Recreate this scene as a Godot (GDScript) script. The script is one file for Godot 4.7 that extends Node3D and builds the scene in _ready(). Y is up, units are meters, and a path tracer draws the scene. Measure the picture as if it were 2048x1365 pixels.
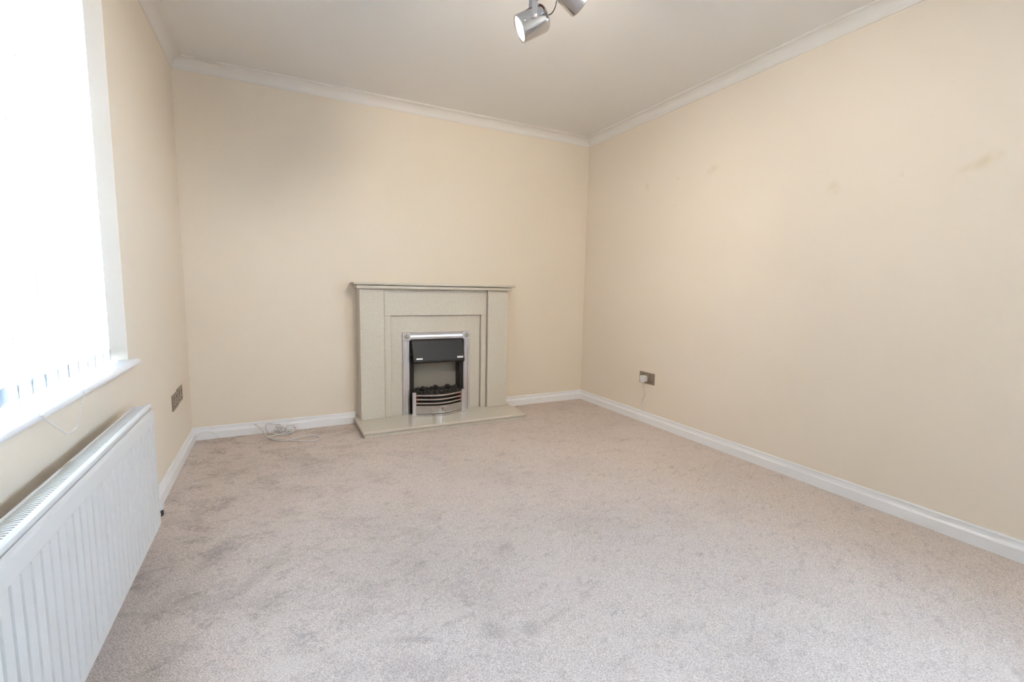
extends Node3D
# An empty cream room: electric fire in a stone surround, radiator under a blind-covered window, chrome spotlight overhead.
# Axes: x = 0 at the window wall, z = 0 at the fireplace wall, y up, metres.

const ROOM_W := 3.113
const ROOM_H := 2.4
const ROOM_D := 4.4
const WIN_Z0 := 1.33
const WIN_Z1 := 2.42
const WIN_Y0 := 0.733
const WIN_Y1 := 2.24
const SIDE_Z0 := 3.5  # opening for the added fill window in the right wall
const SIDE_Z1 := 4.08
const SIDE_Y0 := 1.3
const SIDE_Y1 := 2.05
const WALL := Color(0.93, 0.885, 0.82)

var M := {}
var used := {}
var rng := RandomNumberGenerator.new()


func _ready() -> void:
	rng.seed = 77
	# ---------------------------------------------------------------- camera
	var cam := Camera3D.new()
	cam.name = "camera"
	cam.transform = Transform3D(Basis(Vector3(0.89154384, 0.01815641, 0.45257035), Vector3(0.03408507, 0.99367344, -0.10701071), Vector3(-0.45165007, 0.11083064, 0.88528458)).orthonormalized(), Vector3(0.52443788, 1.03216436, 3.59773556))
	cam.keep_aspect = Camera3D.KEEP_HEIGHT
	cam.fov = 72.93127
	cam.near = 0.02
	cam.far = 100.0
	add_child(cam)
	cam.current = true
	# ---------------------------------------------------------------- sky and exposure
	var sm := ProceduralSkyMaterial.new()
	sm.sky_top_color = Color(0.77, 0.885, 1.0)
	sm.sky_horizon_color = Color(0.82, 0.91, 1.0)
	sm.ground_horizon_color = Color(0.60, 0.62, 0.64)
	sm.ground_bottom_color = Color(0.52, 0.54, 0.56)
	sm.sky_curve = 0.2
	sm.sky_energy_multiplier = 6.0
	sm.ground_energy_multiplier = 6.0
	var sky := Sky.new()
	sky.sky_material = sm
	var env := Environment.new()
	env.background_mode = Environment.BG_SKY
	env.sky = sky
	env.tonemap_mode = Environment.TONE_MAPPER_LINEAR
	env.tonemap_exposure = 1.66
	env.sdfgi_enabled = true
	env.ssao_enabled = true
	env.ssil_enabled = true
	var we := WorldEnvironment.new()
	we.name = "world_environment"
	we.environment = env
	add_child(we)
	# ---------------------------------------------------------------- the place
	materials()
	room_shell()
	cornice_and_baseboards()
	window_unit()
	added_fill_window()
	fireplace_surround()
	hearth()
	electric_fire()
	radiator()
	sockets()
	cables()
	spotlights()
	blind()


# ==================================================================== helpers
func numbered(called: String) -> String:
	var n: int = used.get(called, 0)
	used[called] = n + 1
	return called if n == 0 else "%s_%03d" % [called, n]


func thing(called: String, label: String, category: String, at := Vector3.ZERO, group := "") -> Node3D:
	var o := Node3D.new()
	o.name = numbered(called)
	add_child(o)
	o.position = at
	tag(o, label, category, group)
	return o


func tag(o: Node, label: String, category: String, group := "") -> void:
	o.set_meta("label", label)
	o.set_meta("category", category)
	if group:
		o.set_meta("group", group)


# Shapes are written in room coordinates; each mesh is moved back by its parents' offset.
func part(called: String, st: SurfaceTool, m: Material, parent: Node3D) -> MeshInstance3D:
	st.generate_normals()
	var o := MeshInstance3D.new()
	o.name = called
	o.mesh = st.commit()
	o.material_override = m
	o.cast_shadow = GeometryInstance3D.SHADOW_CASTING_SETTING_ON
	parent.add_child(o, true)
	var off := Vector3.ZERO
	var p: Node = parent
	while p != self:
		off += (p as Node3D).position
		p = p.get_parent()
	o.position = -off
	return o


func struct(called: String, st: SurfaceTool, m: Material, label: String, category: String) -> MeshInstance3D:
	var o := part(called, st, m, self)
	o.set_meta("kind", "structure")
	o.set_meta("label", label)
	o.set_meta("category", category)
	return o


func mb(smooth := false) -> SurfaceTool:
	var st := SurfaceTool.new()
	st.begin(Mesh.PRIMITIVE_TRIANGLES)
	st.set_smooth_group(1 if smooth else -1)
	return st


func tri(st: SurfaceTool, a: Vector3, b: Vector3, c: Vector3, n: Vector3) -> void:
	var flip := (c - a).cross(b - a).dot(n) < 0.0
	for p in ([a, c, b] if flip else [a, b, c]):
		st.set_uv(uvof(p, n))
		st.set_uv2(uvof(p, n))
		st.add_vertex(p)


func uvof(p: Vector3, n: Vector3) -> Vector2:
	var a := n.abs()
	if a.y >= a.x and a.y >= a.z:
		return Vector2(p.x / ROOM_W, p.z / ROOM_D)
	if a.x >= a.z:
		return Vector2(p.z / ROOM_D, p.y / ROOM_H)
	return Vector2(p.x / ROOM_W, p.y / ROOM_H)


func quad(st: SurfaceTool, a: Vector3, b: Vector3, c: Vector3, d: Vector3, n: Vector3) -> void:
	tri(st, a, b, c, n)
	tri(st, a, c, d, n)


# Box from corner lo to corner hi with chamfered edges.
func box(st: SurfaceTool, lo: Vector3, hi: Vector3, ch := 0.0, turn := Basis(), pivot := Vector3.INF) -> void:
	var c := (lo + hi) * 0.5
	var h := (hi - lo) * 0.5
	var pv := c if pivot == Vector3.INF else pivot
	ch = minf(ch, minf(h.x, minf(h.y, h.z)) * 0.95)
	var f := func(x: float, y: float, z: float) -> Vector3: return pv + turn * (c + Vector3(x, y, z) - pv)
	for ax in 3:
		for s in [-1.0, 1.0]:
			var u := (ax + 1) % 3
			var v := (ax + 2) % 3
			var n := Vector3.ZERO
			n[ax] = s
			var ps := []
			for k in [[-1, -1], [1, -1], [1, 1], [-1, 1]]:
				var p := Vector3.ZERO
				p[ax] = s * h[ax]
				p[u] = k[0] * (h[u] - ch)
				p[v] = k[1] * (h[v] - ch)
				ps.append(f.call(p.x, p.y, p.z))
			quad(st, ps[0], ps[1], ps[2], ps[3], turn * n)
	if ch <= 0.0:
		return
	for ax in 3:
		var u := (ax + 1) % 3
		var v := (ax + 2) % 3
		for su in [-1.0, 1.0]:
			for sv in [-1.0, 1.0]:
				var ps := []
				for k in [[-1.0, 0], [1.0, 0], [1.0, 1], [-1.0, 1]]:
					var p := Vector3.ZERO
					p[ax] = k[0] * (h[ax] - ch)
					p[u] = su * (h[u] - (0.0 if k[1] == 0 else ch))
					p[v] = sv * (h[v] - (ch if k[1] == 0 else 0.0))
					ps.append(f.call(p.x, p.y, p.z))
				var n := Vector3.ZERO
				n[u] = su
				n[v] = sv
				quad(st, ps[0], ps[1], ps[2], ps[3], turn * n)
	for sx in [-1.0, 1.0]:
		for sy in [-1.0, 1.0]:
			for sz in [-1.0, 1.0]:
				tri(st, f.call(sx * h.x, sy * (h.y - ch), sz * (h.z - ch)), f.call(sx * (h.x - ch), sy * h.y, sz * (h.z - ch)), f.call(sx * (h.x - ch), sy * (h.y - ch), sz * h.z), turn * Vector3(sx, sy, sz))


# Extrude a closed counter-clockwise profile (u along X, v along Y) from A to B; ma and mbend slide the ends along the axis with u (mitres).
func extrude(st: SurfaceTool, prof: PackedVector2Array, X: Vector3, Y: Vector3, A: Vector3, B: Vector3, ma := 0.0, mbend := 0.0, caps := true, scale_b := 1.0) -> void:
	var d := (B - A).normalized()
	var n := prof.size()
	var area := 0.0
	for i in n:
		area += prof[i].cross(prof[(i + 1) % n])
	var sg := signf(area)
	for i in n:
		var p := prof[i]
		var q := prof[(i + 1) % n]
		var e := (q - p) * sg
		var nn := X * e.y - Y * e.x
		quad(st, A + X * p.x + Y * p.y + d * (ma * p.x), A + X * q.x + Y * q.y + d * (ma * q.x), B + (X * q.x + Y * q.y) * scale_b + d * (mbend * q.x), B + (X * p.x + Y * p.y) * scale_b + d * (mbend * p.x), nn)
	if caps:
		var idx := Geometry2D.triangulate_polygon(prof)
		for i in range(0, idx.size(), 3):
			var a := prof[idx[i]]
			var b := prof[idx[i + 1]]
			var c := prof[idx[i + 2]]
			tri(st, A + X * a.x + Y * a.y + d * (ma * a.x), A + X * b.x + Y * b.y + d * (ma * b.x), A + X * c.x + Y * c.y + d * (ma * c.x), -d)
			tri(st, B + X * a.x + Y * a.y + d * (mbend * a.x), B + X * b.x + Y * b.y + d * (mbend * b.x), B + X * c.x + Y * c.y + d * (mbend * c.x), d)


# Revolve a profile of (radius, height) about the axis through "at"; creases where the profile turns sharply come from doubled rings.
func lathe(st: SurfaceTool, prof: Array, at: Vector3, axis: Vector3, seg := 32) -> void:
	var y := axis.normalized()
	var x := y.cross(Vector3(0.31, 0.2, 0.93)).normalized()
	var z := x.cross(y)
	for i in prof.size() - 1:
		var a: Vector2 = prof[i]
		var b: Vector2 = prof[i + 1]
		for k in seg:
			var t0 := TAU * k / seg
			var t1 := TAU * (k + 1) / seg
			var r0 := x * cos(t0) + z * sin(t0)
			var r1 := x * cos(t1) + z * sin(t1)
			var nn := (r0 + r1) * (b.y - a.y) * 0.5 - y * (b.x - a.x)
			var p0 := at + r0 * a.x + y * a.y
			var p1 := at + r1 * a.x + y * a.y
			var p2 := at + r1 * b.x + y * b.y
			var p3 := at + r0 * b.x + y * b.y
			if a.x > 1e-6:
				tri(st, p0, p1, p2, nn)
			if b.x > 1e-6:
				tri(st, p0, p2, p3, nn)


func tube(st: SurfaceTool, pts: Array, r: float, seg := 8, sub := 6) -> void:
	var cv := Curve3D.new()
	for i in pts.size():
		var a: Vector3 = pts[maxi(i - 1, 0)]
		var b: Vector3 = pts[mini(i + 1, pts.size() - 1)]
		var t := (b - a) / 6.0
		cv.add_point(pts[i], -t, t)
	var P: Array[Vector3] = []
	for i in pts.size() - 1:
		for k in sub:
			P.append(cv.sample(i, float(k) / sub))
	P.append(pts[-1])
	var up := Vector3(0.13, 0.97, 0.21).normalized()
	var prev: Array[Vector3] = []
	for i in P.size():
		var d := (P[mini(i + 1, P.size() - 1)] - P[maxi(i - 1, 0)]).normalized()
		var u := (up - d * up.dot(d)).normalized()
		if u.length() < 0.5:
			u = d.cross(Vector3.RIGHT).normalized()
		up = u
		var w := d.cross(u)
		var ring: Array[Vector3] = []
		for k in seg:
			ring.append(P[i] + (u * cos(TAU * k / seg) + w * sin(TAU * k / seg)) * r)
		if i > 0:
			for k in seg:
				var k2 := (k + 1) % seg
				quad(st, prev[k], prev[k2], ring[k2], ring[k], ring[k] + ring[k2] - P[i] * 2.0)
		if i == 0 or i == P.size() - 1:
			for k in range(1, seg - 1):
				tri(st, ring[0], ring[k], ring[k + 1], -d if i == 0 else d)
		prev = ring


func ball(st: SurfaceTool, c: Vector3, r: float, seg := 8, squash := 1.0) -> void:
	var prof := []
	for i in 5:
		var a := -PI / 2 + PI * i / 4.0
		prof.append(Vector2(cos(a) * r, sin(a) * r * squash))
	lathe(st, prof, c, Vector3.UP, seg)


# ==================================================================== materials
func mat(called: String, c: Color, rough := 0.7, metal := 0.0) -> StandardMaterial3D:
	var m := StandardMaterial3D.new()
	m.resource_name = called
	m.albedo_color = c
	m.roughness = rough
	m.metallic = metal
	M[called] = m
	return m


func noise(freq: float, octaves: int, sd: int, kind := FastNoiseLite.TYPE_SIMPLEX_SMOOTH) -> FastNoiseLite:
	var n := FastNoiseLite.new()
	n.noise_type = kind
	n.frequency = freq
	n.fractal_octaves = octaves
	n.seed = sd
	return n


func noise_tex(n: FastNoiseLite, size: int, stops: Array, as_normal := false, bump := 4.0) -> NoiseTexture2D:
	var t := NoiseTexture2D.new()
	t.width = size
	t.height = size
	t.seamless = true
	t.noise = n
	t.as_normal_map = as_normal
	t.bump_strength = bump
	if stops:
		var g := Gradient.new()
		g.offsets = PackedFloat32Array(stops.map(func(s): return s[0]))
		g.colors = PackedColorArray(stops.map(func(s): return s[1]))
		t.color_ramp = g
	return t


func triplanar(m: StandardMaterial3D, per_metre: float) -> void:
	m.uv1_triplanar = true
	m.uv1_world_triplanar = true
	m.uv1_scale = Vector3.ONE * per_metre


func materials() -> void:
	var plaster_bump := noise_tex(noise(0.06, 3, 5), 512, [], true, 3.0)
	for w in [["wall_paint", WALL, 0.18], ["ceiling_paint", Color(0.935, 0.927, 0.915), 0.08]]:
		var m := mat(w[0], w[1], 0.75)
		m.normal_enabled = true
		m.normal_texture = plaster_bump
		m.normal_scale = w[2]
		triplanar(m, 2.5)
	var wr := mat("stained_wall_paint", Color.WHITE, 0.75)
	wr.albedo_texture = stained_wall(WALL)
	mat("gloss_white", Color(0.965, 0.97, 0.98), 0.28)
	mat("coving_paint", Color(0.92, 0.905, 0.885), 0.6)
	mat("radiator_enamel", Color(0.885, 0.885, 0.88), 0.35)
	mat("upvc", Color(0.93, 0.935, 0.94), 0.3)
	mat("plastic_white", Color(0.90, 0.90, 0.90), 0.4)
	mat("cable_white", Color(0.86, 0.85, 0.84), 0.5)
	mat("weight_grey", Color(0.50, 0.51, 0.53), 0.5)
	mat("bead", Color(0.97, 0.965, 0.95), 0.25)
	mat("black_metal", Color(0.075, 0.075, 0.08), 0.45)
	mat("black_deep", Color(0.06, 0.06, 0.065), 0.6)
	mat("chrome", Color(0.80, 0.80, 0.81), 0.12, 1.0)
	mat("satin_chrome", Color(0.88, 0.88, 0.90), 0.32, 1.0)
	mat("cast_silver", Color(0.66, 0.66, 0.64), 0.4, 0.4)
	mat("plate_steel", Color(0.58, 0.53, 0.47), 0.38, 0.3)
	mat("plate_dark", Color(0.45, 0.41, 0.36), 0.4)
	mat("grey_back", Color(0.60, 0.575, 0.53), 0.45)
	mat("ember", Color(0.55, 0.10, 0.05), 0.35)
	mat("badge", Color(0.80, 0.80, 0.80), 0.3, 0.6)
	mat("copper_wood", Color(0.42, 0.20, 0.11), 0.4)
	mat("dark_wire", Color(0.16, 0.16, 0.17), 0.45)
	mat("cream_chip", Color(0.80, 0.72, 0.58), 0.6)
	var lens := mat("lamp_lens", Color(1, 1, 1), 0.3)
	lens.emission_enabled = true
	lens.emission = Color(1.0, 0.98, 0.95)
	lens.emission_energy_multiplier = 2.5
	var fab := mat("blind_fabric", Color(0.94, 0.94, 0.93), 0.9)
	fab.backlight_enabled = true
	fab.backlight = Color(0.54, 0.55, 0.575)
	fab.cull_mode = BaseMaterial3D.CULL_DISABLED
	var glass := mat("window_glass", Color(1, 1, 1, 0.06), 0.02)
	glass.transparency = BaseMaterial3D.TRANSPARENCY_ALPHA
	var coal := mat("coal_black", Color(0.17, 0.165, 0.165), 0.55)
	coal.normal_enabled = true
	coal.normal_texture = noise_tex(noise(0.05, 3, 11), 256, [], true, 6.0)
	triplanar(coal, 12.0)
	# cream marble with fine mottling and pale fossils
	for w in [["marble", 0.38], ["polished_marble", 0.08]]:
		var m := mat(w[0], Color(1, 1, 1), w[1])
		m.albedo_texture = noise_tex(noise(0.035, 5, 21), 512, [[0.0, Color(0.812, 0.783, 0.728)], [0.4, Color(0.838, 0.811, 0.758)], [0.6, Color(0.846, 0.82, 0.768)], [1.0, Color(0.872, 0.85, 0.802)]])
		m.metallic_specular = 0.5
		triplanar(m, 3.0)
	# carpet: speckled twist pile with brushed and trodden patches
	var c := mat("carpet", Color(1, 1, 1), 1.0)
	c.metallic_specular = 0.1
	c.albedo_texture = noise_tex(noise(0.33, 3, 31, FastNoiseLite.TYPE_VALUE_CUBIC), 1024, [[0.0, Color(0.64, 0.58, 0.555)], [0.32, Color(0.795, 0.742, 0.712)], [0.55, Color(0.868, 0.816, 0.787)], [1.0, Color(0.985, 0.945, 0.925)]])
	c.uv1_scale = Vector3(ROOM_W / 0.9, ROOM_D / 0.9, 1)
	c.normal_enabled = true
	c.normal_texture = noise_tex(noise(0.33, 2, 33, FastNoiseLite.TYPE_VALUE_CUBIC), 1024, [], true, 6.0)
	c.normal_scale = 0.35
	c.detail_enabled = true
	c.detail_blend_mode = BaseMaterial3D.BLEND_MODE_MUL
	c.detail_uv_layer = BaseMaterial3D.DETAIL_UV_2
	c.detail_albedo = carpet_marks()


func stained_wall(base: Color) -> ImageTexture:
	var w := 1100
	var h := 600
	var im := Image.create(w, h, false, Image.FORMAT_RGB8)
	im.fill(base)
	# z, y, half width, half height, strength, tilt: old filler and damp spots left on the paint
	var spots := [[0.777, 1.838, 0.022, 0.038, 0.55, 0.4], [1.084, 1.841, 0.014, 0.014, 0.5, 0.0], [1.383, 1.84, 0.05, 0.03, 0.5, 0.2], [1.074, 1.658, 0.012, 0.016, 0.4, 0.2], [2.151, 1.583, 0.035, 0.04, 0.5, 0.6], [2.447, 1.594, 0.012, 0.014, 0.45, 0.0], [2.735, 1.59, 0.06, 0.03, 0.6, 0.4], [2.68, 1.575, 0.05, 0.02, 0.35, 0.4]]
	var n := noise(0.06, 3, 9)
	for s in spots:
		var cx: float = s[0] / ROOM_D * w
		var cy: float = s[1] / ROOM_H * h
		for j in range(-24, 25):
			for i in range(-30, 31):
				var q := Vector2(i * ROOM_D / w, j * ROOM_H / h).rotated(-s[5])
				var d := Vector2(q.x / s[2], q.y / s[3]).length()
				var k: float = s[4] * clampf(1.15 - d, 0.0, 1.0) * clampf(0.75 + 0.9 * n.get_noise_2d(cx + i, cy + j), 0.0, 1.0)
				if k > 0.0:
					var x := clampi(int(cx) + i, 0, w - 1)
					var y := clampi(int(cy) + j, 0, h - 1)
					im.set_pixel(x, y, im.get_pixel(x, y).lerp(Color(0.84, 0.76, 0.62), k * 0.7))
	return ImageTexture.create_from_image(im)


func carpet_marks() -> ImageTexture:
	var w := 1000
	var h := 1414
	var im := Image.create(w, h, false, Image.FORMAT_RGB8)
	var a := noise(1.7, 3, 41)
	var b := noise(3.2, 3, 43)
	var c := noise(1.2, 2, 47)
	var f := noise(1.0, 2, 53)
	# x, z, half length, half width, strength, tilt: prints, scuffs and vacuum strokes seen in the pile
	var marks := [[1.311, 2.027, 0.07, 0.03, 0.09, 0.5], [1.077, 2.418, 0.05, 0.06, 0.10, 0.0], [0.863, 2.36, 0.09, 0.018, 0.13, -0.5], [1.188, 2.47, 0.04, 0.05, 0.09, 0.2], [0.97, 1.998, 0.04, 0.025, 0.08, 0.4], [1.43, 2.406, 0.035, 0.03, 0.09, 0.8], [0.275, 1.143, 0.12, 0.035, 0.07, 1.1], [0.29, 0.76, 0.12, 0.04, 0.07, 1.0], [0.438, 1.814, 0.14, 0.05, 0.07, 0.9], [0.281, 1.601, 0.16, 0.05, 0.08, 1.2], [0.989, 1.152, 0.10, 0.025, 0.07, 0.3], [1.774, 1.313, 0.04, 0.02, 0.08, 0.2], [1.454, 2.343, 0.05, 0.012, 0.08, 1.2], [2.669, 1.165, 0.07, 0.03, 0.06, 0.2], [0.826, 1.215, 0.09, 0.03, 0.07, 0.5], [1.988, 2.404, 0.03, 0.02, 0.08, 0.4], [0.194, 1.846, 0.12, 0.06, 0.08, 1.0], [0.22, 2.134, 0.12, 0.06, 0.07, 1.1], [0.761, 2.059, 0.07, 0.06, 0.06, 0.2], [1.592, 2.653, 0.07, 0.04, 0.06, 0.4], [1.3, 2.45, 0.10, 0.02, 0.06, 0.3]]
	for j in h:
		for i in w:
			var x := ROOM_W * (i + 0.5) / w
			var z := ROOM_D * (j + 0.5) / h
			var v := 1.0
			# brushed streaks, stronger towards the window side and the back of the room, broken up by the pile
			var edge := clampf(1.15 - x * 0.8, 0.0, 1.0) * 0.6 + clampf(0.9 - z, 0.0, 1.0) * 0.35 + 0.22
			var g := f.get_noise_2d(x * 40.0, z * 40.0)
			v -= 0.085 * edge * smoothstep(0.0, 0.6, a.get_noise_2d(x * 1.5 + z * 0.9, z * 2.0 - x * 1.1) + 0.35 * g)
			v -= 0.075 * edge * smoothstep(0.12, 0.6, b.get_noise_2d(x * 1.9 + z * 1.2 + 9.0, z * 3.6 - x * 1.6) + 0.3 * g)
			v -= 0.05 * smoothstep(0.28, 0.6, b.get_noise_2d(x * 2.4 - z * 1.0 + 3.0, z * 6.0 + x * 2.0) + 0.3 * g)
			v += 0.03 * c.get_noise_2d(x, z)
			for s in marks:
				var dx: float = x - s[0]
				var dz: float = z - s[1]
				if absf(dx) < 0.25 and absf(dz) < 0.25:
					var q := Vector2(dx, dz).rotated(s[5])
					var d := Vector2(q.x / s[2], q.y / s[3]).length()
					v -= s[4] * smoothstep(1.05, 0.25, d + 0.45 * g) * (0.85 + 0.5 * g)
			v = clampf(v, 0.55, 1.0)
			im.set_pixel(i, j, Color(v, v * 0.997, v * 0.994))
	return ImageTexture.create_from_image(im)


# ==================================================================== the setting
func room_shell() -> void:
	var st := mb()
	box(st, Vector3(-0.3, -0.12, -0.12), Vector3(ROOM_W + 0.12, 0.0, ROOM_D + 0.12))
	struct("floor", st, M.carpet, "pinkish beige twist-pile carpet with brushed and trodden patches", "carpet")
	st = mb()
	box(st, Vector3(-0.3, ROOM_H, -0.12), Vector3(ROOM_W + 0.12, ROOM_H + 0.12, ROOM_D + 0.12))
	struct("ceiling", st, M.ceiling_paint, "plain off-white painted ceiling above the coving", "ceiling")
	st = mb()
	box(st, Vector3(-0.3, 0, -0.12), Vector3(ROOM_W + 0.12, ROOM_H, 0))
	struct("wall_back", st, M.wall_paint, "cream wall behind the stone fireplace surround", "wall")
	st = mb()
	box(st, Vector3(ROOM_W, 0, 0), Vector3(ROOM_W + 0.12, SIDE_Y0, ROOM_D))
	box(st, Vector3(ROOM_W, SIDE_Y1, 0), Vector3(ROOM_W + 0.12, ROOM_H, ROOM_D))
	box(st, Vector3(ROOM_W, SIDE_Y0, 0), Vector3(ROOM_W + 0.12, SIDE_Y1, SIDE_Z0))
	box(st, Vector3(ROOM_W, SIDE_Y0, SIDE_Z1), Vector3(ROOM_W + 0.12, SIDE_Y1, ROOM_D))
	struct("wall_right", st, M.stained_wall_paint, "long bare cream wall with small brownish filler spots", "wall")
	st = mb()
	box(st, Vector3(-0.3, 0, ROOM_D), Vector3(ROOM_W + 0.12, ROOM_H, ROOM_D + 0.12))
	struct("wall_front", st, M.wall_paint, "cream wall behind the viewer, facing the fireplace", "wall")
	# the window wall: below, above and beside the opening
	st = mb()
	box(st, Vector3(-0.3, 0, 0), Vector3(0, WIN_Y0 - 0.03, ROOM_D))
	box(st, Vector3(-0.3, WIN_Y1, 0), Vector3(0, ROOM_H, ROOM_D))
	box(st, Vector3(-0.3, WIN_Y0 - 0.03, 0), Vector3(0, WIN_Y1, WIN_Z0))
	box(st, Vector3(-0.3, WIN_Y0 - 0.03, WIN_Z1), Vector3(0, WIN_Y1, ROOM_D))
	struct("wall_left", st, M.wall_paint, "cream window wall with a deep plastered reveal", "wall")


func cornice_and_baseboards() -> void:
	# plaster cove: u out from the wall, v down from the ceiling
	var cove := PackedVector2Array([Vector2(0, 0), Vector2(0, 0.068), Vector2(0.005, 0.068), Vector2(0.007, 0.0625)])
	for i in 9:
		var t := PI / 2 * i / 8.0
		cove.append(Vector2(0.056 - 0.047 * cos(t), 0.060 - 0.049 * sin(t)))
	cove.append_array([Vector2(0.0605, 0.0105), Vector2(0.0615, 0.0055), Vector2(0.0655, 0.004), Vector2(0.0657, 0)])
	var board := PackedVector2Array([Vector2(0, 0), Vector2(0.018, 0), Vector2(0.018, 0.0475), Vector2(0.0172, 0.0495), Vector2(0.0155, 0.0510), Vector2(0.0110, 0.0525), Vector2(0.0085, 0.056), Vector2(0.0072, 0.062), Vector2(0.0068, 0.069), Vector2(0.0074, 0.0745), Vector2(0.0092, 0.0770), Vector2(0.0092, 0.0800), Vector2(0.0078, 0.0830), Vector2(0.005, 0.084), Vector2(0, 0.084)])
	var sides := [
		["back", Vector3(0, 0, 0), Vector3(ROOM_W, 0, 0), Vector3(0, 0, 1), "behind the fireplace"],
		["right", Vector3(ROOM_W, 0, 0), Vector3(ROOM_W, 0, ROOM_D), Vector3(-1, 0, 0), "along the long bare wall"],
		["front", Vector3(0, 0, ROOM_D), Vector3(ROOM_W, 0, ROOM_D), Vector3(0, 0, -1), "behind the viewer"],
		["left", Vector3(0, 0, 0), Vector3(0, 0, ROOM_D), Vector3(1, 0, 0), "along the window wall"],
	]
	var n := 1
	for s in sides:
		var st := mb()
		extrude(st, cove, s[3], Vector3.DOWN, s[1] + Vector3(0, ROOM_H, 0), s[2] + Vector3(0, ROOM_H, 0), 1.0, -1.0)
		struct("trim_%d" % n, st, M.coving_paint, "white plaster coving " + s[4], "coving")
		n += 1
		st = mb()
		if s[0] == "back":  # the board stops at the fireplace on both sides
			extrude(st, board, s[3], Vector3.UP, s[1], Vector3(1.03, 0, 0), 1.0, 0.0)
			extrude(st, board, s[3], Vector3.UP, Vector3(2.25, 0, 0), s[2], 0.0, -1.0)
		else:
			extrude(st, board, s[3], Vector3.UP, s[1], s[2], 1.0, -1.0)
		struct("baseboard_" + s[0], st, M.gloss_white, "white moulded skirting board " + s[4], "skirting board")


func window_unit() -> void:
	var w := Node3D.new()
	w.name = "window_1"
	w.position = Vector3(-0.2, WIN_Y0, (WIN_Z0 + WIN_Z1) / 2)
	add_child(w)
	w.set_meta("kind", "structure")
	tag(w, "white framed window behind the vertical blind, with a bullnosed sill", "window")
	var st := mb()
	# bullnose sill with a horn past the reveal
	var prof := PackedVector2Array([Vector2(-0.16, 0.0), Vector2(-0.16, -0.026), Vector2(0.018, -0.026)])
	for i in 9:
		var t := -PI / 2 + PI * i / 8.0
		prof.append(Vector2(0.019 + 0.0125 * cos(t), -0.013 + 0.013 * sin(t)))
	extrude(st, prof, Vector3.RIGHT, Vector3.UP, Vector3(0, WIN_Y0, WIN_Z0), Vector3(0, WIN_Y0, WIN_Z1))
	var horn := PackedVector2Array([Vector2(0.0, 0.0), Vector2(0.0, -0.026)])
	horn.append_array(prof.slice(2))
	extrude(st, horn, Vector3.RIGHT, Vector3.UP, Vector3(0, WIN_Y0, WIN_Z0 - 0.035), Vector3(0, WIN_Y0, WIN_Z0))
	extrude(st, horn, Vector3.RIGHT, Vector3.UP, Vector3(0, WIN_Y0, WIN_Z1), Vector3(0, WIN_Y0, WIN_Z1 + 0.045))
	part("window_sill", st, M.gloss_white, w)
	# frame and mullions
	var xo := -0.235
	var xi := -0.165
	for f in [[WIN_Y0 - 0.03, WIN_Y0 + 0.05, WIN_Z0, WIN_Z1], [WIN_Y1 - 0.06, WIN_Y1, WIN_Z0, WIN_Z1], [WIN_Y0 + 0.05, WIN_Y1 - 0.06, WIN_Z0, WIN_Z0 + 0.06], [WIN_Y0 + 0.05, WIN_Y1 - 0.06, WIN_Z1 - 0.06, WIN_Z1], [WIN_Y0 + 0.05, WIN_Y1 - 0.06, 1.86, 1.92]]:
		st = mb()
		box(st, Vector3(xo, f[0], f[2]), Vector3(xi, f[1], f[3]), 0.004)
		part("window_frame", st, M.upvc, w)
	for g in [[WIN_Z0 + 0.06, 1.86], [1.92, WIN_Z1 - 0.06]]:
		st = mb()
		box(st, Vector3(-0.203, WIN_Y0 + 0.05, g[0]), Vector3(-0.199, WIN_Y1 - 0.06, g[1]))
		part("pane", st, M.window_glass, w)


func added_fill_window() -> void:  # added window out of view, gives fill light on radiator and under the sill
	var w := Node3D.new()
	w.name = "window_2"
	w.position = Vector3(ROOM_W + 0.06, SIDE_Y0, (SIDE_Z0 + SIDE_Z1) / 2)
	add_child(w)
	w.set_meta("kind", "structure")
	tag(w, "added white framed window, out of view beside the viewer, giving fill light on the radiator", "window")
	var xa := ROOM_W + 0.04
	var xb := ROOM_W + 0.10
	for f in [[SIDE_Z0, SIDE_Z1, SIDE_Y0, SIDE_Y0 + 0.05], [SIDE_Z0, SIDE_Z1, SIDE_Y1 - 0.05, SIDE_Y1], [SIDE_Z0, SIDE_Z0 + 0.05, SIDE_Y0 + 0.05, SIDE_Y1 - 0.05], [SIDE_Z1 - 0.05, SIDE_Z1, SIDE_Y0 + 0.05, SIDE_Y1 - 0.05]]:
		var st := mb()
		box(st, Vector3(xa, f[2], f[0]), Vector3(xb, f[3], f[1]), 0.004)
		part("window_frame", st, M.upvc, w)
	var st := mb()
	box(st, Vector3(xa + 0.03, SIDE_Y0 + 0.05, SIDE_Z0 + 0.05), Vector3(xa + 0.034, SIDE_Y1 - 0.05, SIDE_Z1 - 0.05))
	part("pane", st, M.window_glass, w)


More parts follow.
